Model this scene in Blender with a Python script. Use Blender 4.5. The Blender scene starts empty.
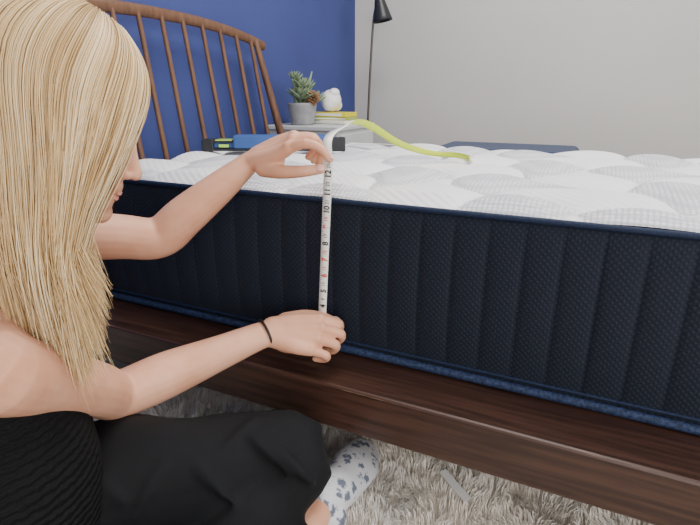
import bpy, math, random
import numpy as np
from mathutils import Vector, Matrix, noise
random.seed(7); np.random.seed(7)
C=bpy.context
col=C.scene.collection

# ---------------------------------------------------------------- materials
def nodes(m):
    m.use_nodes=True
    nt=m.node_tree
    return nt, nt.nodes, nt.links, nt.nodes['Principled BSDF']
def mat(name,c,rough=.5,c2=None,nscale=20,stretch=(1,1,1),bump=0,bscale=200,spec=.5,sheen=0,metal=0,sss=0,detail=4,ramp=(.35,.65)):
    m=bpy.data.materials.new(name); nt,N,L,b=nodes(m)
    b.inputs['Base Color'].default_value=(*c,1); b.inputs['Roughness'].default_value=rough
    b.inputs['Specular IOR Level'].default_value=spec; b.inputs['Metallic'].default_value=metal
    if sheen: b.inputs['Sheen Weight'].default_value=sheen
    if sss:
        b.inputs['Subsurface Weight'].default_value=sss; b.inputs['Subsurface Radius'].default_value=(1,.35,.2); b.inputs['Subsurface Scale'].default_value=.006
    tc=N.new('ShaderNodeTexCoord'); mp=N.new('ShaderNodeMapping'); mp.inputs['Scale'].default_value=stretch
    L.new(tc.outputs['Object'],mp.inputs[0])
    if c2 is not None:
        n=N.new('ShaderNodeTexNoise'); n.inputs['Scale'].default_value=nscale; n.inputs['Detail'].default_value=detail
        L.new(mp.outputs[0],n.inputs['Vector'])
        r=N.new('ShaderNodeValToRGB'); r.color_ramp.elements[0].position=ramp[0]; r.color_ramp.elements[1].position=ramp[1]
        r.color_ramp.elements[0].color=(*c,1); r.color_ramp.elements[1].color=(*c2,1)
        L.new(n.outputs['Fac'],r.inputs[0]); L.new(r.outputs[0],b.inputs['Base Color'])
    if bump:
        n=N.new('ShaderNodeTexNoise'); n.inputs['Scale'].default_value=bscale
        L.new(mp.outputs[0],n.inputs['Vector'])
        bp=N.new('ShaderNodeBump'); bp.inputs['Strength'].default_value=bump; bp.inputs['Distance'].default_value=.002
        L.new(n.outputs['Fac'],bp.inputs['Height']); L.new(bp.outputs[0],b.inputs['Normal'])
    return m
M={}
M['blue']=mat('blue_wall_paint',(.038,.054,.20),.75,(.044,.064,.23),2,bump=.15,bscale=300)
M['grey']=mat('grey_wall_paint',(.56,.54,.51),.8,(.59,.57,.54),1.5,bump=.15,bscale=300)
M['ceil']=mat('ceiling_paint',(.8,.8,.78),.9)
M['floor']=mat('floor_wood',(.22,.19,.17),.5,(.3,.27,.25),6,(1,14,1),bump=.2,bscale=40)
M['walnut']=mat('walnut_rail',(.030,.014,.010),.36,(.066,.031,.021),5,(1.2,22,22),bump=.08,bscale=60,spec=.4)
M['walnut_l']=mat('walnut_headboard',(.11,.052,.029),.45,(.175,.088,.048),7,(8,8,1.5),bump=.1,bscale=60,spec=.35)
M['wear']=mat('walnut_worn_edge',(.060,.028,.019),.4,(.42,.27,.18),6,(1.5,60,60),ramp=(.64,.75),spec=.4)
M['pipe']=mat('navy_piping',(.006,.013,.038),.65,(.010,.022,.058),260,(1,1,1),bump=.5,bscale=400,spec=.3)
M['pipe2']=mat('blue_braid_piping',(.010,.020,.052),.65,(.032,.052,.12),180,(1,1,1),bump=.8,bscale=300,spec=.3)
M['skin']=mat('skin',(.66,.325,.20),.5,(.76,.415,.275),14,bump=.12,bscale=500,spec=.35,sss=.25)
M['lip']=mat('lips',(.64,.26,.21),.45,sss=.2)
M['nail']=mat('nail',(.82,.48,.39),.2)
M['eyew']=mat('eye_white',(.85,.83,.8),.15); M['iris']=mat('iris',(.06,.12,.2),.15)
M['brow']=mat('brow_hair',(.35,.22,.1),.7)
M['pants']=mat('black_trouser_fabric',(.003,.0035,.005),.85,bump=.15,bscale=600,spec=.3)
M['elastic']=mat('black_elastic',(.004,.004,.004),.5)
M['rug']=mat('rug_pile',(.97,.91,.82),.9,(.98,.95,.89),8,sheen=.3)
M['rugb']=mat('rug_backing',(.88,.80,.70),.95,(.92,.86,.78),10)
M['tapew']=mat('tape_white',(.85,.85,.81),.4); M['tapey']=mat('tape_yellow',(.60,.74,.03),.4)
M['ink']=mat('ink_black',(.01,.01,.01),.5); M['inkr']=mat('ink_red',(.7,.03,.02),.5)
M['lvlblue']=mat('level_blue_body',(.03,.09,.30),.4,(.04,.11,.33),20); M['lvlblk']=mat('level_black_rubber',(.012,.014,.018),.5)
M['vial']=mat('vial_green',(.5,.8,.08),.1)
M['nwhite']=mat('nightstand_lacquer',(.55,.56,.57),.45,(.6,.6,.61),4)
M['pot']=mat('concrete_pot',(.25,.25,.26),.8,(.32,.32,.33),30,bump=.3)
M['leaf']=mat('succulent_leaf',(.11,.17,.10),.5,(.26,.34,.2),25)
M['cone']=mat('pine_cone',(.20,.10,.05),.7,(.35,.2,.1),40)
M['ceram']=mat('white_ceramic',(.85,.84,.82),.3)
M['ybook']=mat('yellow_cover',(.7,.6,.02),.5); M['gbook']=mat('green_cover',(.35,.42,.1),.5); M['page']=mat('pages',(.8,.78,.7),.8)
M['lampm']=mat('lamp_dark_metal',(.03,.032,.035),.4,metal=.3); M['brass']=mat('lamp_stem',(.10,.085,.07),.4,metal=.5)
M['navyup']=mat('navy_upholstery',(.012,.030,.085),.85,(.018,.040,.10),60,sheen=.1,bump=.3)
M['paper']=mat('paper',(.85,.85,.83),.7)
H=[mat('hair_blonde_light',(.78,.57,.31),.42,(.72,.50,.24),12,spec=.5),mat('hair_blonde_gold',(.62,.41,.18),.42,(.72,.50,.25),12,spec=.5),
   mat('hair_blonde_dark',(.34,.20,.08),.45,(.44,.28,.12),12,spec=.4),mat('hair_blonde_pale',(.90,.72,.46),.4,(.83,.63,.36),12,spec=.5)]
def wavebump(name,c,scale,strength,direction='Z'):
    m=mat(name,c,.9,spec=.2); nt=m.node_tree;N=nt.nodes;L=nt.links;b=N['Principled BSDF']
    tc=N.new('ShaderNodeTexCoord'); wv=N.new('ShaderNodeTexWave'); wv.bands_direction=direction; wv.inputs['Scale'].default_value=scale; wv.inputs['Distortion'].default_value=2.5; wv.inputs['Detail Scale'].default_value=3
    L.new(tc.outputs['Object'],wv.inputs['Vector'])
    bp=N.new('ShaderNodeBump'); bp.inputs['Strength'].default_value=strength; bp.inputs['Distance'].default_value=.004
    L.new(wv.outputs['Fac'],bp.inputs['Height']); L.new(bp.outputs[0],b.inputs['Normal']); return m
M['top']=wavebump('black_smocked_fabric',(.005,.005,.006),30,.9)
def sockmat():
    m=bpy.data.materials.new('patterned_sock'); nt,N,L,b=nodes(m)
    tc=N.new('ShaderNodeTexCoord'); v=N.new('ShaderNodeTexVoronoi'); v.inputs['Scale'].default_value=42
    n=N.new('ShaderNodeTexNoise'); n.inputs['Scale'].default_value=140; n.inputs['Detail'].default_value=3
    L.new(tc.outputs['Object'],v.inputs['Vector']); L.new(tc.outputs['Object'],n.inputs['Vector'])
    a=N.new('ShaderNodeMath'); a.operation='MULTIPLY_ADD'; a.inputs[1].default_value=1.1
    L.new(n.outputs['Fac'],a.inputs[0]); L.new(v.outputs['Distance'],a.inputs[2])
    r=N.new('ShaderNodeValToRGB')
    e=r.color_ramp.elements; e[0].color=(.12,.14,.19,1); e[0].position=.80; e[1].position=.90; e[1].color=(.32,.34,.40,1)
    e2=e.new(.98); e2.color=(.60,.60,.62,1)
    L.new(a.outputs[0],r.inputs[0]); L.new(r.outputs[0],b.inputs['Base Color']); b.inputs['Roughness'].default_value=.9
    return m
M['sock']=sockmat()
def sidemat():
    m=bpy.data.materials.new('navy_mattress_border'); nt,N,L,b=nodes(m)
    tc=N.new('ShaderNodeTexCoord'); mp=N.new('ShaderNodeMapping'); mp.inputs['Rotation'].default_value=(0,math.radians(45),0)
    L.new(tc.outputs['Object'],mp.inputs[0])
    w=[]
    for ax in ('X','Z'):
        wv=N.new('ShaderNodeTexWave'); wv.bands_direction=ax; wv.inputs['Scale'].default_value=42
        L.new(mp.outputs[0],wv.inputs['Vector']); w.append(wv)
    mu=N.new('ShaderNodeMath'); mu.operation='MULTIPLY'
    L.new(w[0].outputs['Fac'],mu.inputs[0]); L.new(w[1].outputs['Fac'],mu.inputs[1])
    bp=N.new('ShaderNodeBump'); bp.inputs['Strength'].default_value=.5; bp.inputs['Distance'].default_value=.0018
    L.new(mu.outputs[0],bp.inputs['Height']); L.new(bp.outputs[0],b.inputs['Normal'])
    mx=N.new('ShaderNodeMix'); mx.data_type='RGBA'; mx.inputs['A'].default_value=(.0045,.008,.017,1); mx.inputs['B'].default_value=(.010,.0165,.033,1)
    L.new(mu.outputs[0],mx.inputs['Factor']); L.new(mx.outputs['Result'],b.inputs['Base Color'])
    b.inputs['Roughness'].default_value=.8; b.inputs['Sheen Weight'].default_value=.05; b.inputs['Specular IOR Level'].default_value=.3
    return m
M['side']=sidemat()
def topmat():
    m=bpy.data.materials.new('white_quilted_knit'); nt,N,L,b=nodes(m)
    tc=N.new('ShaderNodeTexCoord'); at=N.new('ShaderNodeAttribute'); at.attribute_name='cell'
    v=N.new('ShaderNodeTexVoronoi'); v.inputs['Scale'].default_value=120; v.inputs['Randomness'].default_value=.1
    L.new(tc.outputs['Object'],v.inputs['Vector'])
    w=N.new('ShaderNodeTexWave'); w.bands_direction='DIAGONAL'; w.inputs['Scale'].default_value=28; w.inputs['Distortion'].default_value=1
    L.new(tc.outputs['Object'],w.inputs['Vector'])
    mx=N.new('ShaderNodeMix'); L.new(at.outputs['Fac'],mx.inputs['Factor']); L.new(v.outputs['Distance'],mx.inputs['A']); L.new(w.outputs['Fac'],mx.inputs['B'])
    mm=N.new('ShaderNodeMath'); mm.operation='MULTIPLY_ADD'; mm.inputs[1].default_value=-.7; mm.inputs[2].default_value=1
    L.new(at.outputs['Fac'],mm.inputs[0])
    bp=N.new('ShaderNodeBump'); bp.inputs['Distance'].default_value=.003
    L.new(mm.outputs[0],bp.inputs['Strength']); L.new(mx.outputs['Result'],bp.inputs['Height']); L.new(bp.outputs[0],b.inputs['Normal'])
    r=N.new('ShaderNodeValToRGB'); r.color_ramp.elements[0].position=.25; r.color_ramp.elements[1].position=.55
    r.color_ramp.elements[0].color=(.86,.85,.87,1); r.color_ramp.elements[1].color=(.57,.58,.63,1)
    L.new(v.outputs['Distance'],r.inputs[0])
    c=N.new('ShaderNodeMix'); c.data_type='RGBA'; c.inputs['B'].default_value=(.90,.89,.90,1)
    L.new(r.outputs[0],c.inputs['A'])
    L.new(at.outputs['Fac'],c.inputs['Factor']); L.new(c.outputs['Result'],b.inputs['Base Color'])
    b.inputs['Roughness'].default_value=.85; b.inputs['Sheen Weight'].default_value=.2
    return m
M['mtop']=topmat()

# ---------------------------------------------------------------- helpers
def empty(name,loc=(0,0,0)):
    o=bpy.data.objects.new(name,None); o.location=loc; col.objects.link(o); o.empty_display_size=.05; return o
def meshobj(name,V,F,m,parent=None,smooth=True,mids=None):
    me=bpy.data.meshes.new(name); me.from_pydata([tuple(v) for v in V],[],F); 
    for x in (m if isinstance(m,list) else [m]): me.materials.append(x)
    if mids is not None: me.polygons.foreach_set('material_index',mids)
    if smooth: me.polygons.foreach_set('use_smooth',[True]*len(me.polygons))
    me.update(); me.validate()
    o=bpy.data.objects.new(name,me); col.objects.link(o)
    if parent: 
        o.parent=parent; o.matrix_parent_inverse=Matrix.Translation(-Vector(parent.location))
    return o
def box(name,lo,hi,m,parent=None,bevel=.003,rot=None,seg=2):
    lo=Vector(lo);hi=Vector(hi);c=(lo+hi)/2;s=(hi-lo)/2
    V=[Vector((x*s.x,y*s.y,z*s.z)) for x in(-1,1) for y in(-1,1) for z in(-1,1)]
    if rot is not None: V=[rot@v for v in V]
    V=[v+c for v in V]
    F=[(0,1,3,2),(4,6,7,5),(0,4,5,1),(2,3,7,6),(0,2,6,4),(1,5,7,3)]
    o=meshobj(name,V,F,m,parent,smooth=False)
    if bevel:
        b=o.modifiers.new('b','BEVEL'); b.width=bevel; b.segments=seg; b.limit_method='ANGLE'
    return o
def catmull(P,sub):
    P=[np.array(p,float) for p in P]
    if len(P)==2 : return [P[0]+(P[1]-P[0])*i/sub for i in range(sub+1)]
    out=[]
    for i in range(len(P)-1):
        p0=P[i-1] if i>0 else 2*P[0]-P[1]; p1=P[i];p2=P[i+1]; p3=P[i+2] if i+2<len(P) else 2*P[-1]-P[-2]
        for k in range(sub):
            t=k/sub
            out.append(.5*((2*p1)+(-p0+p2)*t+(2*p0-5*p1+4*p2-p3)*t*t+(-p0+3*p1-3*p2+p3)*t**3))
    out.append(P[-1]); return out
def tube(V,F,pts,rads,seg=16,sub=5,side=None,caps=True):
    R=[r if isinstance(r,tuple) else (r,r) for r in rads]
    Q=catmull([tuple(p)+tuple(r) for p,r in zip(pts,R)],sub)
    P=[Vector(q[:3]) for q in Q]; RR=[(max(q[3],1e-4),max(q[4],1e-4)) for q in Q]
    n=len(P); A=None
    rings=[]
    for i in range(n):
        T=(P[min(i+1,n-1)]-P[max(i-1,0)]).normalized()
        if side is not None: A=Vector(side)
        elif A is None: A=Vector((0,0,1)) if abs(T.z)<.9 else Vector((1,0,0))
        A=(A-T*A.dot(T)).normalized(); B=T.cross(A)
        if caps and i==0:
            m=min(RR[0])
            for a in (80,55,28): rings.append((P[0]-T*m*math.sin(math.radians(a)),A,B,RR[0][0]*math.cos(math.radians(a)),RR[0][1]*math.cos(math.radians(a))))
        rings.append((P[i],A,B,*RR[i]))
        if caps and i==n-1:
            m=min(RR[-1])
            for a in (28,55,80): rings.append((P[-1]+T*m*math.sin(math.radians(a)),A,B,RR[-1][0]*math.cos(math.radians(a)),RR[-1][1]*math.cos(math.radians(a))))
    base=len(V)
    for (p,a,b,ra,rb) in rings:
        for k in range(seg):
            t=2*math.pi*k/seg
            V.append(p+a*(ra*math.cos(t))+b*(rb*math.sin(t)))
    for i in range(len(rings)-1):
        for k in range(seg):
            k2=(k+1)%seg
            F.append((base+i*seg+k,base+i*seg+k2,base+(i+1)*seg+k2,base+(i+1)*seg+k))
    F.append(tuple(base+k for k in range(seg))[::-1]); F.append(tuple(base+(len(rings)-1)*seg+k for k in range(seg)))
def ell(V,F,c,r,X=Vector((1,0,0)),Y=Vector((0,1,0)),Z=Vector((0,0,1)),nu=20,nv=12):
    base=len(V); c=Vector(c)
    V.append(c+Z*r[2])
    for j in range(1,nv):
        th=math.pi*j/nv
        for i in range(nu):
            ph=2*math.pi*i/nu
            V.append(c+X*(r[0]*math.sin(th)*math.cos(ph))+Y*(r[1]*math.sin(th)*math.sin(ph))+Z*(r[2]*math.cos(th)))
    V.append(c-Z*r[2]); last=len(V)-1
    for i in range(nu):
        F.append((base,base+1+i,base+1+(i+1)%nu))
        F.append((last,base+1+(nv-2)*nu+(i+1)%nu,base+1+(nv-2)*nu+i))
        for j in range(nv-2):
            a=base+1+j*nu
            F.append((a+i,a+nu+i,a+nu+(i+1)%nu,a+(i+1)%nu))
def remesh(o,vox,it=4,fac=.5):
    r=o.modifiers.new('r','REMESH'); r.mode='VOXEL'; r.voxel_size=vox; r.use_smooth_shade=True
    s=o.modifiers.new('s','SMOOTH'); s.factor=fac; s.iterations=it
def cyl(name,p0,p1,r0,r1,m,parent,seg=24,sub=1):
    V=[];F=[]; tube(V,F,[p0,p1],[r0,r1],seg=seg,sub=sub,caps=False); o=meshobj(name,V,F,m,parent)
    e=o.modifiers.new('e','EDGE_SPLIT'); e.split_angle=math.radians(40); return o

# ---------------------------------------------------------------- room
WX=-1.36; WY=2.10
box('floor',(WX-.1,-2.6,-.06),(3.0,WY+.1,0),M['floor'],bevel=0)
box('wall_left',(WX-.1,-2.6,0),(WX,WY,2.6),M['blue'],bevel=0)
box('wall_back',(WX-.1,WY,0),(3.0,WY+.1,2.6),M['grey'],bevel=0)
box('ceiling',(WX-.1,-2.6,2.6),(3.0,WY+.1,2.7),M['ceil'],bevel=0)
box('baseboard_left',(WX,-2.6,0),(WX+.012,WY-.012,.1),M['ceram'],bevel=.002)
box('baseboard_back',(WX+.012,WY-.012,0),(3.0,WY,.1),M['ceram'],bevel=.002)

# ---------------------------------------------------------------- mattress
x0,x1,y0,y1=-1.13,.77,0,.95
ZT=.612
matt=empty('mattress',((x0+x1)/2,(y0+y1)/2,.3))
def perim(inset,rad,n):
    a0,a1,b0,b1=x0+inset,x1-inset,y0+inset,y1-inset
    segs=[]; r=rad
    Lx=a1-a0-2*r; Ly=b1-b0-2*r; q=math.pi*r/2; tot=2*Lx+2*Ly+4*q
    out=[]
    for i in range(n):
        s=tot*i/n; s0=s
        parts=[('l',Lx,(a0+r,b0),(1,0)),('a',q,(a1-r,b0+r),-90),('l',Ly,(a1,b0+r),(0,1)),('a',q,(a1-r,b1-r),0),('l',Lx,(a1-r,b1),(-1,0)),('a',q,(a0+r,b1-r),90),('l',Ly,(a0,b1-r),(0,-1)),('a',q,(a0+r,b0+r),180)]
        for k,Ln,c,d in parts:
            if s<=Ln:
                if k=='l':
                    out.append((c[0]+d[0]*s,c[1]+d[1]*s,d[1],-d[0],s0))
                else:
                    an=math.radians(d)+s/r; out.append((c[0]+r*math.cos(an),c[1]+r*math.sin(an),math.cos(an),math.sin(an),s0))
                break
            s-=Ln
    return out,tot
NP=1900
pr,tot=perim(0,.06,NP)
nse=round(tot/.058)
V=[];F=[];NV=24
for j in range(NV+1):
    t=j/NV; z=.302+t*(ZT-.001-.302)
    prof=math.sin(math.pi*t)**.5 if 0<t<1 else 0
    for (x,y,nx,ny,s) in pr:
        a=abs(math.sin(math.pi*s/tot*nse))
        d=-.012+prof*(.006+.010*a**.25)
        V.append((x+nx*d,y+ny*d,z))
for j in range(NV):
    for i in range(NP):
        i2=(i+1)%NP; F.append((j*NP+i,j*NP+i2,(j+1)*NP+i2,(j+1)*NP+i))
F.append(tuple(range(NP))[::-1])
meshobj('border_panel',V,F,M['side'],matt)
NR=210; cells=[]
V=[];F=[];cx,cy=(x0+x1)/2,(y0+y1)/2
pr2,_=perim(.010,.055,NP//2); n2=len(pr2)
def quilt(x,y):
    p=(x+y)/.27+.22*math.sin(2*math.pi*(x-y)/.27*.5); q=(x-y)/.27+.22*math.sin(2*math.pi*(x+y)/.27*.5+1)
    a,b=abs(math.sin(math.pi*p)),abs(math.sin(math.pi*q))
    v=(a*b)**.40
    c=(math.floor(p)+math.floor(q))%2
    return v,c
for j in range(NR):
    k=1-(j/(NR))
    for (x,y,nx,ny,s) in pr2:
        X=cx+(x-cx)*k; Y=cy+(y-cy)*k
        e=min(X-x0-.01,x1-.01-X,Y-y0-.01,y1-.01-Y); e=max(e,0)
        er=min(e/.045,1); ramp=math.sqrt(max(0,1-(1-er)**2))
        v,c=quilt(X,Y)
        z=ZT+.005*ramp+.023*v*min(1,.25+er)+.002*noise.noise(Vector((X*4,Y*4,0)))
        if e<=0: z=ZT
        V.append((X,Y,z)); cells.append(float(c))
V.append((cx,cy,V[-1][2])); cells.append(0.)
for j in range(NR-1):
    for i in range(n2):
        i2=(i+1)%n2; F.append((j*n2+i,j*n2+i2,(j+1)*n2+i2,(j+1)*n2+i))
for i in range(n2): F.append(((NR-1)*n2+i,(NR-1)*n2+(i+1)%n2,len(V)-1))
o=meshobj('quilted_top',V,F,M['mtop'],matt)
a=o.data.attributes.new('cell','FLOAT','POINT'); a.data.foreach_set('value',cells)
for nm,z,r,m,ins in (('piping_top',ZT,.0055,M['pipe'],.008),('piping_base',.308,.0085,M['pipe2'],.004),('piping_lower_seam',.325,.003,M['pipe'],.004)):
    pp,_=perim(ins,.055,300)
    V=[];F=[]
    for (x,y,nx,ny,s) in pp:
        for k in range(8):
            t=2*math.pi*k/8; V.append((x+nx*r*math.cos(t),y+ny*r*math.cos(t),z+r*math.sin(t)))
    n=len(pp)
    for i in range(n):
        for k in range(8): F.append((i*8+k,((i+1)%n)*8+k,((i+1)%n)*8+(k+1)%8,i*8+(k+1)%8))
    meshobj(nm,V,F,m,matt)

# ---------------------------------------------------------------- bed frame
bed=empty('bed_frame',(-.2,.47,0))
fy0,fy1,fx0,fx1=-.115,1.06,-1.2,.86
def rail(name,lo,hi):
    o=box(name,lo,hi,[M['walnut'],M['wear']],bed,bevel=0)
    b=o.modifiers.new('b','BEVEL'); b.width=.005; b.segments=2; b.material=1; b.limit_method='ANGLE'; return o
rail('side_rail_near',(fx0,fy0,.205),(fx1,.03,.298))
rail('side_rail_far',(fx0,.92,.205),(fx1,fy1,.298))
rail('foot_rail',(.80,.03,.205),(.86,.92,.297)); rail('head_rail',(fx0,.03,.205),(fx0+.05,.92,.297))
for i in range(12):
    xx=fx0+.12+i*.165; box('slat_%d'%i,(xx,.03,.27),(xx+.08,.92,.297),M['walnut_l'],bed)
for i,(xx,yy) in enumerate(((fx0+.06,fy0+.07),(fx1-.08,fy0+.07),(fx0+.06,fy1-.07),(fx1-.08,fy1-.07))):
    cyl('leg_%d'%i,(xx,yy,.0),(xx,yy,.21),.016,.028,M['walnut'],bed)
def htop(y): 
    t=(y-.47)/.58; return .985+.055*(1-abs(t)**2.4)
V=[];F=[]
ys=np.linspace(-.09,1.03,13)
tube(V,F,[(-1.275,y,htop(y)) for y in ys],[(.018,.011)]*13,seg=16,sub=4,side=(0,0,1))
meshobj('headboard_top_rail',V,F,M['walnut_l'],bed)
nsp=11
for i in range(nsp):
    t=i/(nsp-1); yb=-.02+t*1.0; yt=.47+(yb-.47)*.92
    cyl('spindle_%d'%i,(-1.175,yb,.25),(-1.272,yt,htop(yt)),.009,.0075,M['walnut_l'],bed,seg=14)
for nm,yb,yt in (('headboard_post_near',-.10,-.045),('headboard_post_far',1.13,.975)):
    V=[];F=[]; tube(V,F,[(-1.155,yb,.22),(-1.21,yb+(yt-yb)*.5,.6),(-1.272,yt,htop(yt))],[.018,.017,.012],side=(0,1,0)); meshobj(nm,V,F,M['walnut_l'],bed)

# ---------------------------------------------------------------- rug
rx0,rx1,ry0,ry1=-1.05,1.1,-.80,.62
def rh(x,y): return .012+.012*noise.noise(Vector((x*9,y*9,0)))+.008*noise.noise(Vector((x*25,y*25,3)))
V=[];F=[];nx,ny=160,110
for j in range(ny+1):
    for i in range(nx+1):
        x=rx0+(rx1-rx0)*i/nx;y=ry0+(ry1-ry0)*j/ny; V.append((x,y,max(.003,rh(x,y))))
for j in range(ny):
    for i in range(nx):
        a=j*(nx+1)+i; F.append((a,a+1,a+nx+2,a+nx+1))
rug=meshobj('shag_rug',V,F,M['rugb'])
V=[];F=[]
NS=130000
X=np.random.uniform(rx0,rx1,NS);Y=np.random.uniform(ry0,ry1,NS)
for x,y in zip(X,Y):
    b=Vector((x*11,y*11,0)); 
    dx=noise.noise(b)*1.7; dy=noise.noise(b+Vector((31,7,5)))*1.7
    wx_=x+.02*noise.noise(Vector((x*20,y*20,9))); wy_=y+.02*noise.noise(Vector((x*20,y*20,19)))
    G=.045
    ccx=(math.floor(wx_/G)+.5)*G; ccy=(math.floor(wy_/G)+.5)*G
    dx+= (ccx-wx_)/G*.8+random.uniform(-.3,.3); dy+=(ccy-wy_)/G*.8+random.uniform(-.3,.3)
    z=rh(x,y); Ln=.034*random.uniform(.7,1.15)
    th=random.uniform(0,math.pi); wx,wy=math.cos(th)*.0010,math.sin(th)*.0010
    n=len(V)
    p1=(x+dx*.25*Ln,y+dy*.25*Ln,z+.6*Ln); p2=(x+dx*.75*Ln,y+dy*.75*Ln,z+.95*Ln/(1+.3*(dx*dx+dy*dy)))
    V+=[(x-wx,y-wy,z-.004),(x+wx,y+wy,z-.004),(p1[0]-wx,p1[1]-wy,p1[2]),(p1[0]+wx,p1[1]+wy,p1[2]),p2]
    F+=[(n,n+1,n+3,n+2),(n+2,n+3,n+4)]
meshobj('rug_pile',V,F,M['rug'],rug)

# ---------------------------------------------------------------- nightstand & items
ns=empty('nightstand',(-1.15,1.32,0)); nz=.672
box('body',(-1.34,1.13,.36),(-.99,1.51,nz-.02),M['nwhite'],ns,.004)
box('top_panel',(-1.345,1.12,nz-.02),(-.98,1.52,nz),M['nwhite'],ns,.004)
box('drawer_front',(-.99,1.145,.40),(-.978,1.495,nz-.035),M['nwhite'],ns,.003)
cyl('knob',(-.978,1.32,.53),(-.955,1.32,.53),.008,.013,M['lampm'],ns)
for i,(a,b) in enumerate(((-1.32,1.15),(-1.01,1.15),(-1.32,1.49),(-1.01,1.49))): cyl('leg_%d'%i,(a,b,0),(a,b,.365),.010,.016,M['walnut_l'],ns)
pl=empty('potted_succulent',(-1.2,1.20,nz))
V=[];F=[]
tube(V,F,[(-1.2,1.20,nz+.001),(-1.2,1.20,nz+.05),(-1.2,1.20,nz+.095)],[.050,.060,.066],seg=28,caps=False); meshobj('pot',V,F,M['pot'],pl)
V=[];F=[]
def leafs(V,F,c,n,r,up):
    for i in range(n):
        t=i/n; an=i*2.4; el=.2+1.1*t
        d=Vector((math.cos(an)*math.cos(el),math.sin(an)*math.cos(el),math.sin(el)))
        L=r*(1-.4*t); s=Vector((-math.sin(an),math.cos(an),0))
        tube(V,F,[c,c+d*L*.55+Vector((0,0,up*.2)),c+d*L+Vector((0,0,up))],[(.004,.003),(r*.2,r*.07),(.0015,.001)],seg=8,sub=4,side=s)
leafs(V,F,Vector((-1.19,1.17,nz+.11)),22,.075,.012); leafs(V,F,Vector((-1.20,1.22,nz+.145)),24,.06,.02); leafs(V,F,Vector((-1.16,1.245,nz+.10)),18,.060,.01)
leafs(V,F,Vector((-1.17,1.14,nz+.16)),18,.045,.01); leafs(V,F,Vector((-1.19,1.13,nz+.19)),16,.04,.01)
for i in range(9):
    a=random.uniform(0,6.28); h=random.uniform(.14,.225)
    tube(V,F,[(-1.2,1.2,nz+.09),(-1.2+.02*math.cos(a),1.2+.02*math.sin(a),nz+h*.6),(-1.2+.045*math.cos(a),1.2+.05*math.sin(a),nz+h)],[.004,.009,.003],seg=8,sub=3)
meshobj('leaves',V,F,M['leaf'],pl)
V=[];F=[]
pc=Vector((-1.14,1.19,nz+.115))
for i in range(60):
    t=i/60; an=i*2.4; rr=.030*math.sin(math.pi*(.15+.8*t)); d=Vector((math.cos(an),math.sin(an),.25)).normalized()
    p=pc+Vector((0,0,-.03+.06*t)); ell(V,F,p+d*rr*.6,(rr*.6+.003,.006,.003),d,d.cross(Vector((0,0,1))).normalized(),Vector((0,0,1)),8,5)
meshobj('cone',V,F,M['cone'],pl)
bk=empty('stacked_books',(-1.14,1.36,nz))
z=nz+.001
for i,(m,h,dx,w) in enumerate(((M['page'],.016,.0,.085),(M['gbook'],.014,.01,.075),(M['ybook'],.020,.004,.07))):
    R=Matrix.Rotation(math.radians((-8,6,-3)[i]),3,'Z')
    box('cover_%d'%i,(-1.15-w,1.36-w*.8,z),(-1.10+w,1.36+w*.8,z+h),m,bk,.002,R)
    box('pages_%d'%i,(-1.15-w+.004,1.36-w*.8-.001,z+.004),(-1.10+w-.02,1.36+w*.8-.004,z+h-.004),M['page'],bk,0,R)
    z+=h+.0005
orn=empty('ceramic_shell_ornament',(-1.13,1.35,z))
V=[];F=[]; oc=Vector((-1.13,1.345,z+.050))
ell(V,F,oc,(.048,.050,.050)); ell(V,F,oc+Vector((.0,.022,.018)),(.034,.030,.036)); ell(V,F,oc+Vector((.0,-.024,-.012)),(.032,.026,.034)); ell(V,F,oc+Vector((.02,-.006,.034)),(.024,.030,.022)); ell(V,F,oc+Vector((.01,.030,-.02)),(.03,.026,.028))
o=meshobj('shell',V,F,M['ceram'],orn); remesh(o,.003,2)
lp=empty('floor_lamp',(-1.13,1.76,0))
cyl('base',(-1.13,1.76,0),(-1.13,1.76,.02),.11,.105,M['lampm'],lp,32)
V=[];F=[]; tube(V,F,[(-1.13,1.76,.01),(-1.125,1.76,.6),(-1.105,1.765,1.1),(-1.09,1.77,1.22),(-1.07,1.775,1.255),(-1.055,1.78,1.24)],[.006]*6,seg=10); meshobj('stem',V,F,M['brass'],lp)
V=[];F=[]; tube(V,F,[(-1.08,1.772,1.275),(-1.075,1.774,1.255),(-1.068,1.777,1.225),(-1.055,1.782,1.155)],[.014,.024,.032,.050],seg=28,sub=4,caps=False)
F.pop()
o=meshobj('shade',V,F,M['lampm'],lp); s=o.modifiers.new('s','SOLIDIFY'); s.thickness=.002
ot=empty('upholstered_ottoman',(-.30,1.42,0))
o=box('cushion',(-.62,1.24,.44),(-.05,1.60,.594),M['navyup'],ot,.03,seg=5)
box('base_frame',(-.58,1.26,.40),(-.07,1.58,.445),M['walnut_l'],ot)
for i,(a,b) in enumerate(((-.56,1.28),(-.09,1.28),(-.56,1.56),(-.09,1.56))): cyl('leg_%d'%i,(a,b,0),(a,b,.41),.011,.017,M['walnut_l'],ot)

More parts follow.
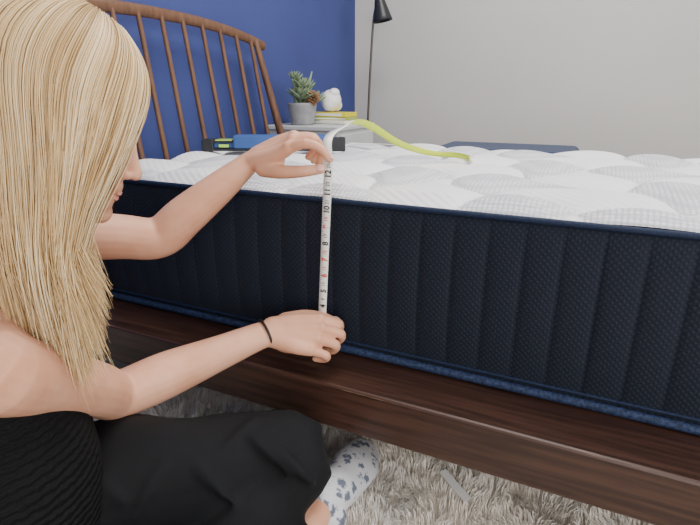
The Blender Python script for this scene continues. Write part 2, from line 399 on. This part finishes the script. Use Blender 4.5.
# ---------------------------------------------------------------- spirit level
lv=empty('spirit_level',(-.88,.5,.64))
ZL=.014
A=Vector((-1.07,.40,.652)); B=Vector((-.69,.585,.650)); d=(B-A).normalized(); ang=math.atan2(d.y,d.x); R=Matrix.Rotation(ang,3,'Z')
def lb(name,a,b,w,zl,zh,m,bev=.002):
    c=A+d*((a+b)/2); box(name,(c.x-(b-a)/2,c.y-w/2,zl+ZL),(c.x+(b-a)/2,c.y+w/2,zh+ZL),m,lv,bev,R)
Ln=(B-A).length
lb('rail_bottom',0,Ln,.05,.626,.634,M['lvlblk']); lb('web',.012,Ln-.012,.034,.634,.650,M['lvlblue'])
lb('rail_top',.0,Ln,.05,.650,.656,M['lvlblk'])
lb('blue_body',.09,Ln-.045,.056,.634,.672,M['lvlblue'],.004)
lb('end_cap_left',-.006,.03,.054,.625,.660,M['lvlblk'],.004); lb('end_cap_right',Ln-.04,Ln+.004,.054,.625,.664,M['lvlblk'],.004)
lb('vial_left',.035,.085,.050,.6565,.659,M['vial'],.001); lb('vial_side',.045,.075,.052,.637,.646,M['vial'],.002)

# ---------------------------------------------------------------- measuring tape
tp=empty('measuring_tape',(-.43,-.035,.5))
Tb=Vector((-.437,-.030,.397)); Tt=Vector((-.414,-.040,.686))
def ribbon(name,pts,wv,m,off):
    Q=catmull([tuple(p)+tuple(w) for p,w in zip(pts,wv)],10)
    P=[Vector(q[:3]) for q in Q]; W=[Vector(q[3:]).normalized() for q in Q]
    V=[];F=[]
    for i,(p,w) in enumerate(zip(P,W)):
        T=(P[min(i+1,len(P)-1)]-P[max(i-1,0)]).normalized(); w=(w-T*w.dot(T)).normalized(); nn=T.cross(w)
        for s in (-1,1): V.append(p+w*s*.0078+nn*off)
    for i in range(len(P)-1): F.append((2*i,2*i+1,2*i+3,2*i+2))
    o=meshobj(name,V,F,m,tp); s=o.modifiers.new('s','SOLIDIFY'); s.thickness=.0003; s.offset=1 if off>0 else -1
    return o
dirT=(Tt-Tb).normalized()
zz=.650
pts=[Tb-dirT*.07,Tb,Tb+dirT*.1,Tb+dirT*.2,Tt,Tt+Vector((-.002,.005,.045)),(-.436,.06,.744),(-.440,.13,.750),(-.437,.209,.736),(-.419,.339,.690),(-.385,.475,.657),(-.32,.49,.653),(-.27,.43,.653)]
wx=Vector((1,.25,0))
wv=[wx,wx,wx,wx,wx,(1,.3,0),(1,.2,.2),(.8,0,.7),(.6,.1,1),(.5,.0,1),(.4,-.3,1),(.1,-.5,1),(-.1,-.4,1)]
wv=[Vector(w) for w in wv]
ribbon('tape_white_face',pts[:13],wv,M['tapew'],-.0002); ribbon('tape_yellow_face',pts[:13],wv,M['tapey'],.0002)
ribbon('tape_loose_end',[(-.275,.435,zz),(-.30,.56,zz-.002),(-.43,.69,zz-.002),(-.58,.74,zz-.002),(-.75,.74,zz-.002)],[Vector((1,.2,0)),Vector((.8,.8,0)),Vector((0,1,0)),Vector((0,1,0)),Vector((0,1,0))],M['tapew'],.0002)
w=(wx-dirT*wx.dot(dirT)).normalized(); nrm=dirT.cross(w)
if nrm.y>0: nrm=-nrm
V=[];F=[]
for i in range(0,74):
    p=Tb-dirT*.02+dirT*(i*.0325/8)
    if i%8==0: a,b=-1,1
    elif i%4==0: a,b=-1,-.4
    else: a,b=-1,-.7
    n=len(V); hw=.0003
    V+=[p+w*.0074*a+nrm*.0009-dirT*hw,p+w*.0074*b+nrm*.0009-dirT*hw,p+w*.0074*b+nrm*.0009+dirT*hw,p+w*.0074*a+nrm*.0009+dirT*hw]; F.append((n,n+1,n+2,n+3))
meshobj('tick_marks',V,F,M['ink'],tp,smooth=False)
for k in range(4,13):
    for big in (True,False):
        nm='numeral_%d%s'%(k,'' if big else '_half')
        cu=bpy.data.curves.new(nm,'FONT'); cu.body=str(k) if big else '%d'%(k*2+1); cu.size=.0150 if big else .009; cu.align_x='CENTER'; cu.align_y='CENTER'; cu.offset=.0004 if big else .0001
        cu.materials.append(M['inkr'] if k in(6,7,9) else M['ink'])
        ob=bpy.data.objects.new(nm,cu); col.objects.link(ob)
        pos=Tb+dirT*((.014 if big else .0285)+(k-4)*.0325)+nrm*.0012+w*.001
        Xv=dirT; Z=nrm; Y=Z.cross(Xv)
        ob.parent=tp; ob.matrix_parent_inverse=Matrix.Translation(-Vector(tp.location))
        ob.matrix_basis=Matrix.Translation(pos)@Matrix((Xv,Y,Z)).transposed().to_4x4()

pt=box('paper_tag',(-.20,.00,.052),(-.12,.018,.0524),M['paper'],None,0,Matrix.Rotation(math.radians(-35),3,'Z')@Matrix.Rotation(.15,3,'Y'))

# ---------------------------------------------------------------- woman
wm=empty('woman',(-.68,-.56,0))
V=[];F=[]; nails=[]
HS=1.08
def hand(target,pinch_local,Fd,Nd,right,fing,thumb,rs=1.0):
    Fd=Vector(Fd).normalized(); Nd=Vector(Nd); Nd=(Nd-Fd*Nd.dot(Fd)).normalized()
    S=Nd.cross(Fd) if right else Fd.cross(Nd)
    wr=Vector(target)-(Fd*pinch_local[0]+S*pinch_local[1]+Nd*pinch_local[2])*HS
    g=lambda p: wr+(Fd*p[0]+S*p[1]+Nd*p[2])*HS
    for i,f in enumerate(fing):
        r=(.0090,.0092,.0088,.0080)[i]*rs
        tube(V,F,[g(p) for p in f],[r*1.12,r*1.02,r*.92,r*.80],seg=14,sub=5)
        tube(V,F,[g((0.0,.012-.008*i,0)),g((.045,f[0][1]*.85,.001)),g(f[0])],[.017,.0150,.0120],seg=14,sub=5)
        ell(V,F,g((f[0][0],f[0][1],f[0][2]+.002)),(.0112,.0112,.0112))
        ell(V,F,g(f[1]),(r*1.1,)*3)
        a,b=Vector(g(f[2])),Vector(g(f[3])); T=(b-a).normalized(); a1=Vector(g(f[1]))
        bend=((a-a1).normalized()); dn=(bend-T*bend.dot(T))
        dn=dn.normalized() if dn.length>.05 else Nd
        nails.append((b+dn*r*.68-T*.002,T,T.cross(dn).normalized(),dn,r))
    r=.0108*rs
    tube(V,F,[g(p) for p in thumb],[.016,.0130,r*1.0,r*.85],seg=14,sub=5)
    ell(V,F,g((.035,.022,-.012)),(.028,.021,.018),Fd,S,Nd)
    ell(V,F,g((.035,-.018,-.010)),(.032,.017,.016),Fd,S,Nd)
    ell(V,F,g((.055,.0,-.002)),(.034,.036,.014),Fd,S,Nd)
    a,b=Vector(g(thumb[2])),Vector(g(thumb[3])); T=(b-a).normalized(); dn=(S*.7+Nd*.7); dn=(dn-T*dn.dot(T)).normalized()
    nails.append((b+dn*r*.66,T,T.cross(dn).normalized(),dn,r*1.1))
    return wr,Fd,S,Nd
fl=[[(.083,.027,.006),(.114,.029,.004),(.134,.031,-.012),(.140,.033,-.034)],
    [(.087,.007,.008),(.119,.007,-.002),(.124,.010,-.026),(.112,.014,-.042)],
    [(.082,-.013,.005),(.111,-.014,-.008),(.111,-.011,-.032),(.094,-.007,-.043)],
    [(.072,-.030,0),(.096,-.033,-.012),(.095,-.029,-.033),(.079,-.025,-.041)]]
tl=[(.020,.026,-.012),(.054,.040,-.022),(.090,.044,-.032),(.121,.040,-.041)]
wl,FL,SL,NL=hand(Tt+Vector((0,0,.002)),(.136,.037,-.038),(.90,.10,.33),(-.12,-.42,.9),False,fl,tl)
fr=[[(.084,.026,0),(.116,.027,-.016),(.112,.027,-.042),(.092,.027,-.050)],
    [(.088,.007,.001),(.120,.007,-.016),(.115,.008,-.043),(.094,.009,-.050)],
    [(.082,-.013,0),(.112,-.014,-.016),(.107,-.012,-.042),(.087,-.010,-.048)],
    [(.072,-.031,-.004),(.097,-.034,-.017),(.094,-.031,-.038),(.076,-.028,-.044)]]
tr=[(.020,.028,-.010),(.052,.045,-.022),(.082,.047,-.028),(.108,.040,-.032)]
wr_,FR,SR,NR_=hand(Vector((-.438,-.040,.374)),(.080,.036,-.036),(.90,.38,.0),(.15,-.55,.8),True,fr,tr)
shR=Vector((-.575,-.545,.508)); elR=Vector((-.645,-.345,.338)); shL=Vector((-.87,-.38,.592)); elL=Vector((-.722,-.150,.545))
def arm(sh,el,wr,Fd,S,inner):
    f=(wr-el).normalized(); 
    tube(V,F,[inner,sh,sh.lerp(el,.35),sh.lerp(el,.75),el,el.lerp(wr,.28),el.lerp(wr,.65),wr-f*.012,wr+Fd*.02],
      [(.045,.045),(.049,.049),(.045,.047),(.041,.042),(.039,.040),(.040,.038),(.031,.030),(.0255,.020),(.025,.018)],seg=20,sub=6,side=S)
nb=Vector((-.725,-.465,.535))
arm(shR,elR,wr_,FR,SR,shR.lerp(nb,.35)-Vector((0,0,.01)))
arm(shL,elL,wl,FL,SL,shL.lerp(nb,.35)-Vector((0,0,.01)))
side=(shL-shR).normalized()
tube(V,F,[(-.69,-.565,.20),(-.70,-.53,.33),(-.705,-.495,.44),(-.715,-.465,.51)],[(.12,.09),(.115,.085),(.135,.088),(.10,.06)],side=side,seg=28)
tube(V,F,[shR,nb,shL],[.042,.052,.042],seg=18)
# head frame
hc=Vector((-.594,-.398,.775))
f0=Vector((.650,.760,0)).normalized(); pt_=math.radians(24)
Hy=f0*math.cos(pt_)-Vector((0,0,1))*math.sin(pt_); Hx=Vector((f0.y,-f0.x,0)); Hz=Hx.cross(Hy)
hl=lambda x,y,z: hc+Hx*x+Hy*y+Hz*z
tube(V,F,[nb-Vector((0,0,.02)),nb.lerp(hl(0,-.025,-.08),.5),hl(0,-.02,-.05)],[.062,.050,.050],seg=20)
def he(p,r): ell(V,F,hl(*p),r,Hx,Hy,Hz,28,18)
he((0,-.012,.032),(.074,.092,.083)); he((0,.022,-.035),(.060,.066,.080)); he((0,.028,.040),(.062,.062,.052))
he((0,.070,-.098),(.022,.018,.016)); he((0,.05,-.082),(.042,.035,.026))
for s in(-1,1):
    he((s*.036,.054,-.034),(.024,.025,.026)); he((s*.028,.072,.024),(.020,.011,.008)); he((s*.009,.088,-.040),(.0065,.008,.006))
    he((s*.074,-.012,-.012),(.008,.018,.030)); he((s*.045,.028,-.072),(.02,.034,.02))
tube(V,F,[hl(0,.080,.016),hl(0,.083,.000),hl(0,.090,-.018),hl(0,.099,-.034)],[.007,.0065,.0075,.0085],seg=12)
he((0,.098,-.037),(.0095,.0095,.0075)); he((0,.078,-.058),(.024,.012,.012)); he((0,.083,-.063),(.019,.007,.0055)); he((0,.081,-.073),(.016,.007,.006))
anR=Vector((-.352,-.212,.125))
tube(V,F,[(-.335,-.34,.13),(-.342,-.27,.128),anR],[.038,.033,.031],seg=18)
body=meshobj('body_skin',V,F,M['skin'],wm); remesh(body,.0026,5,.5)
V=[];F=[]
for (c,T,Sd,dn,r) in nails: ell(V,F,c,(r*.75,r*.62,r*.30),T,Sd,dn,12,8)
meshobj('fingernails',V,F,M['nail'],wm)
V=[];F=[]
ell(V,F,hl(0,.0865,-.0655),(.018,.0045,.0036),Hx,Hy,Hz); ell(V,F,hl(0,.0845,-.0735),(.015,.0045,.0042),Hx,Hy,Hz)
meshobj('lips',V,F,M['lip'],wm)
for s in(-1,1):
    V=[];F=[]; ell(V,F,hl(s*.029,.0690,.003),(.0120,.0125,.0085),Hx,Hy,Hz); meshobj('eyeball',V,F,M['eyew'],wm)
    V=[];F=[]; ell(V,F,hl(s*.029,.0800,.000),(.005,.0022,.005),Hx,Hy,Hz); meshobj('eye_iris',V,F,M['iris'],wm)
    V=[];F=[]; tube(V,F,[hl(s*.016,.0775,.0080),hl(s*.029,.0805,.0100),hl(s*.042,.073,.007)],[.0028,.0042,.0028],seg=8); meshobj('eyelid',V,F,M['skin'],wm)
    V=[];F=[]; tube(V,F,[hl(s*.014,.0835,.026),hl(s*.030,.082,.031),hl(s*.046,.071,.025)],[.0015,.0025,.001],seg=8); meshobj('eyebrow',V,F,M['brow'],wm)
# tank top
V=[];F=[]
tube(V,F,[(-.685,-.575,.16),(-.660,-.540,.27),(-.68,-.515,.36),(-.70,-.50,.43),(-.71,-.485,.475)],[(.145,.120),(.142,.128),(.137,.118),(.142,.102),(.118,.080)],side=side,seg=32)
for k in(.20,.80):
    p=shR.lerp(shL,k); u=Vector((.47,.88,0))
    tube(V,F,[p+u*.085+Vector((0,0,-.07)),p+u*.05+Vector((0,0,.02)),p+Vector((0,0,.052)),p-u*.05+Vector((0,0,.020)),p-u*.085+Vector((0,0,-.08))],[(.014,.006)]*5,side=side,seg=12)
tk=meshobj('tank_top',V,F,M['top'],wm); remesh(tk,.004,4)
# trousers
V=[];F=[]
hpL=Vector((-.74,-.50,.17)); hpR=Vector((-.62,-.63,.16)); knL=Vector((-.380,-.242,.225)); knR=Vector((-.22,-.58,.17))
ell(V,F,(-.685,-.575,.15),(.165,.15,.125),side,Vector((.47,.88,0)),Vector((0,0,1)),32,20)
tube(V,F,[hpL,hpL.lerp(knL,.35)+Vector((0,0,.02)),hpL.lerp(knL,.75)+Vector((0,0,.012)),knL,knL+Vector((-.02,-.07,-.035)),(-.44,-.42,.13),(-.50,-.56,.09)],[.105,.105,.087,.072,.068,.062,.05],seg=24,sub=6)
tube(V,F,[hpR,hpR.lerp(knR,.5)+Vector((0,0,.01)),knR,knR+Vector((-.03,.09,-.01)),(-.31,-.40,.14),(-.335,-.325,.130)],[.10,.088,.07,.064,.055,.050],seg=24,sub=6)
fa=(hpL-knL).normalized()
for i in range(11):
    t=.03+.085*i; c=knL.lerp(hpL,t); up=Vector((.25,-.45,.85)).normalized(); r=.072+.034*min(1,t/.6)
    sd=fa.cross(up).normalized()
    a0=random.uniform(-.9,.1); a1=a0+random.uniform(.8,1.4); pp=[]
    sg=random.choice((1,1,-1))
    for q in range(5):
        a=a0+(a1-a0)*q/4; pp.append(c+fa*(.08*(q/4-.5)*sg)+ (up*math.cos(a)+sd*math.sin(a))*(r+.007))
    tube(V,F,pp,[.003,.007,.009,.007,.003],seg=10,sub=5)
tro=meshobj('trousers',V,F,M['pants'],wm); remesh(tro,.0055,4)
tx=bpy.data.textures.new('folds','CLOUDS'); tx.noise_scale=.09; tx.noise_depth=0
dm=tro.modifiers.new('d','DISPLACE'); dm.texture=tx; dm.strength=.020; dm.mid_level=.5; dm.texture_coords='GLOBAL'
# socks
V=[];F=[]
tube(V,F,[anR+Vector((.002,-.020,.002)),anR+Vector((.008,.03,-.010)),(-.344,-.125,.102),(-.344,-.060,.094),(-.350,-.012,.090)],[(.034,.034),(.038,.036),(.041,.031),(.045,.026),(.033,.018)],side=(1,0,-.5),seg=22,sub=6)
ell(V,F,anR+Vector((.022,-.002,-.024)),(.032,.032,.030))
sk=meshobj('sock',V,F,M['sock'],wm); remesh(sk,.0035,4)
V=[];F=[]
tube(V,F,[(-.50,-.57,.085),(-.49,-.63,.075),(-.44,-.68,.065),(-.37,-.70,.06)],[.036,.038,.035,.022],seg=20)
sk=meshobj('sock_left_foot',V,F,M['sock'],wm); remesh(sk,.0035,4)
ax=(wr_-elR).normalized(); p=wr_-ax*.010
A1=(SR-ax*SR.dot(ax)).normalized(); B1=ax.cross(A1)
V=[];F=[]; ring=[p+A1*(.0285*math.cos(t))+B1*(.0235*math.sin(t)) for t in np.linspace(0,2*math.pi,33)]
tube(V,F,ring,[.0024]*33,seg=8,sub=1,caps=False); meshobj('hair_tie_bracelet',V,F,M['elastic'],wm)

# hair
V=[];F=[]
ell(V,F,hl(0,-.022,.034),(.079,.094,.089),Hx,Hy,Hz,32,24)
meshobj('hair_under_cap',V,F,H[1],wm)
cu=bpy.data.curves.new('long_hair','CURVE'); cu.dimensions='3D'; cu.bevel_depth=1.0; cu.bevel_resolution=0; cu.use_fill_caps=False
for h in H: cu.materials.append(h)
c0=(0,-.016,.034)
def strand(phi,lay,zend,off,ph):
    rx,ry,rz=.080+lay,.100+lay,.090+lay
    sx=1 if math.sin(phi)>0 else -1
    root=np.array([.004*sx,.45*math.cos(phi)+.12,1.0]); root/=np.linalg.norm(root)
    endd=np.array([math.sin(phi),math.cos(phi),.10]); endd/=np.linalg.norm(endd)
    om=math.acos(max(-1,min(1,root@endd)))
    pts=[]
    for k in range(9):
        t=k/8; d=(math.sin((1-t)*om)*root+math.sin(t*om)*endd)/math.sin(om)
        pts.append(hl(c0[0]+d[0]*rx,c0[1]+d[1]*ry,c0[2]+d[2]*rz))
    e=pts[-1]; n=14; L=e.z-zend
    ox,oy=e.x-hc.x,e.y-hc.y
    fw=ox*f0.x+oy*f0.y; la=ox*Hx.x+oy*Hx.y
    for k in range(1,n+1):
        t=k/n
        g=t*t*(3-2*t)
        if fw>0: fq=fw*(1-.76*min(1,2.2*t)**1.2)-.034*g
        else: fq=fw*(1-.15*g)-.022*g
        lq=la*(1+.10*math.sin(math.pi*min(1,t*1.4))-.10*t)
        q=hc+f0*fq+Hx*lq; q.z=e.z-L*t
        q+=off*(t*t)+Vector((math.sin(t*6+ph)*.009,math.cos(t*5+ph)*.008,0))*t
        pts.append(q)
    for it in range(5):
        pts=[pts[0]]+[(pts[i-1]+pts[i]*2+pts[i+1])/4 for i in range(1,len(pts)-1)]+[pts[-1]]
    return pts
sp=[]
for c in range(360):
    phi=random.uniform(math.radians(30),math.radians(322))
    if phi>math.pi: phi-=2*math.pi
    if -.9<phi<0 and random.random()<.5: continue
    lay0=random.uniform(0.0,.014); zend=.508+random.uniform(-.035,.05)
    if phi<0 or abs(phi)>2.2: zend+=.02
    off=Vector((random.gauss(0,.010),random.gauss(0,.010),0)); ph=random.uniform(0,2.2)
    base=random.choices([0,1,2,3],[4,3.5,1.3,3])[0]
    for s in range(34):
        dphi=random.gauss(0,.085); ze=zend+random.gauss(0,.018)
        pp=strand(max(-3.14,min(3.14,phi+dphi)),lay0+random.uniform(-.003,.003),ze,off+Vector((random.gauss(0,.004),random.gauss(0,.004),0)),ph+random.gauss(0,.15))
        sp.append((pp,base if random.random()<.6 else random.choice((0,1,1,2,3)),random.uniform(.0004,.0008)))
for pp,mi,w_ in sp:
    s=cu.splines.new('POLY'); s.points.add(len(pp)-1); s.material_index=mi; s.use_smooth=True
    n=len(pp); arr=[]; 
    for p in pp: arr+= [p.x,p.y,p.z,1]
    s.points.foreach_set('co',arr); s.points.foreach_set('radius',[w_*(1 if i<n-4 else (n-i)/5) for i in range(n)])
ho=bpy.data.objects.new('long_hair',cu); col.objects.link(ho); ho.parent=wm; ho.matrix_parent_inverse=Matrix.Translation(-Vector(wm.location))

# ---------------------------------------------------------------- camera & light
cam=bpy.data.cameras.new('camera'); cam.lens=500/700*36; cam.sensor_width=36; cam.clip_start=.02
co=bpy.data.objects.new('camera',cam); col.objects.link(co); co.location=(0,-.82,.803); co.rotation_euler=(math.radians(71.4),0,math.radians(25.5)); C.scene.camera=co
def area(name,loc,target,size,e,c=(1,1,1),sy=None):
    l=bpy.data.lights.new(name,'AREA'); l.energy=e; l.color=c; l.size=size
    if sy: l.shape='RECTANGLE'; l.size_y=sy
    o=bpy.data.objects.new(name,l); col.objects.link(o); o.location=loc
    o.rotation_euler=(Vector(target)-Vector(loc)).to_track_quat('-Z','Y').to_euler(); return o
area('window_light',(2.6,-.6,1.6),(-.4,.3,.5),1.4,58,(.98,.98,1),1.3)
area('ceiling_light',(-.1,.6,2.5),(-.1,.6,0),1.0,54,(1,.97,.93))
area('fill_light',(.9,-2.2,1.1),(0,0,.1),1.4,42,(1,.95,.90))  # added fill with no fixture, set low to brighten the rug
w=bpy.data.worlds.new('world'); C.scene.world=w; w.use_nodes=True
w.node_tree.nodes['Background'].inputs[0].default_value=(1,.98,.97,1); w.node_tree.nodes['Background'].inputs[1].default_value=.48
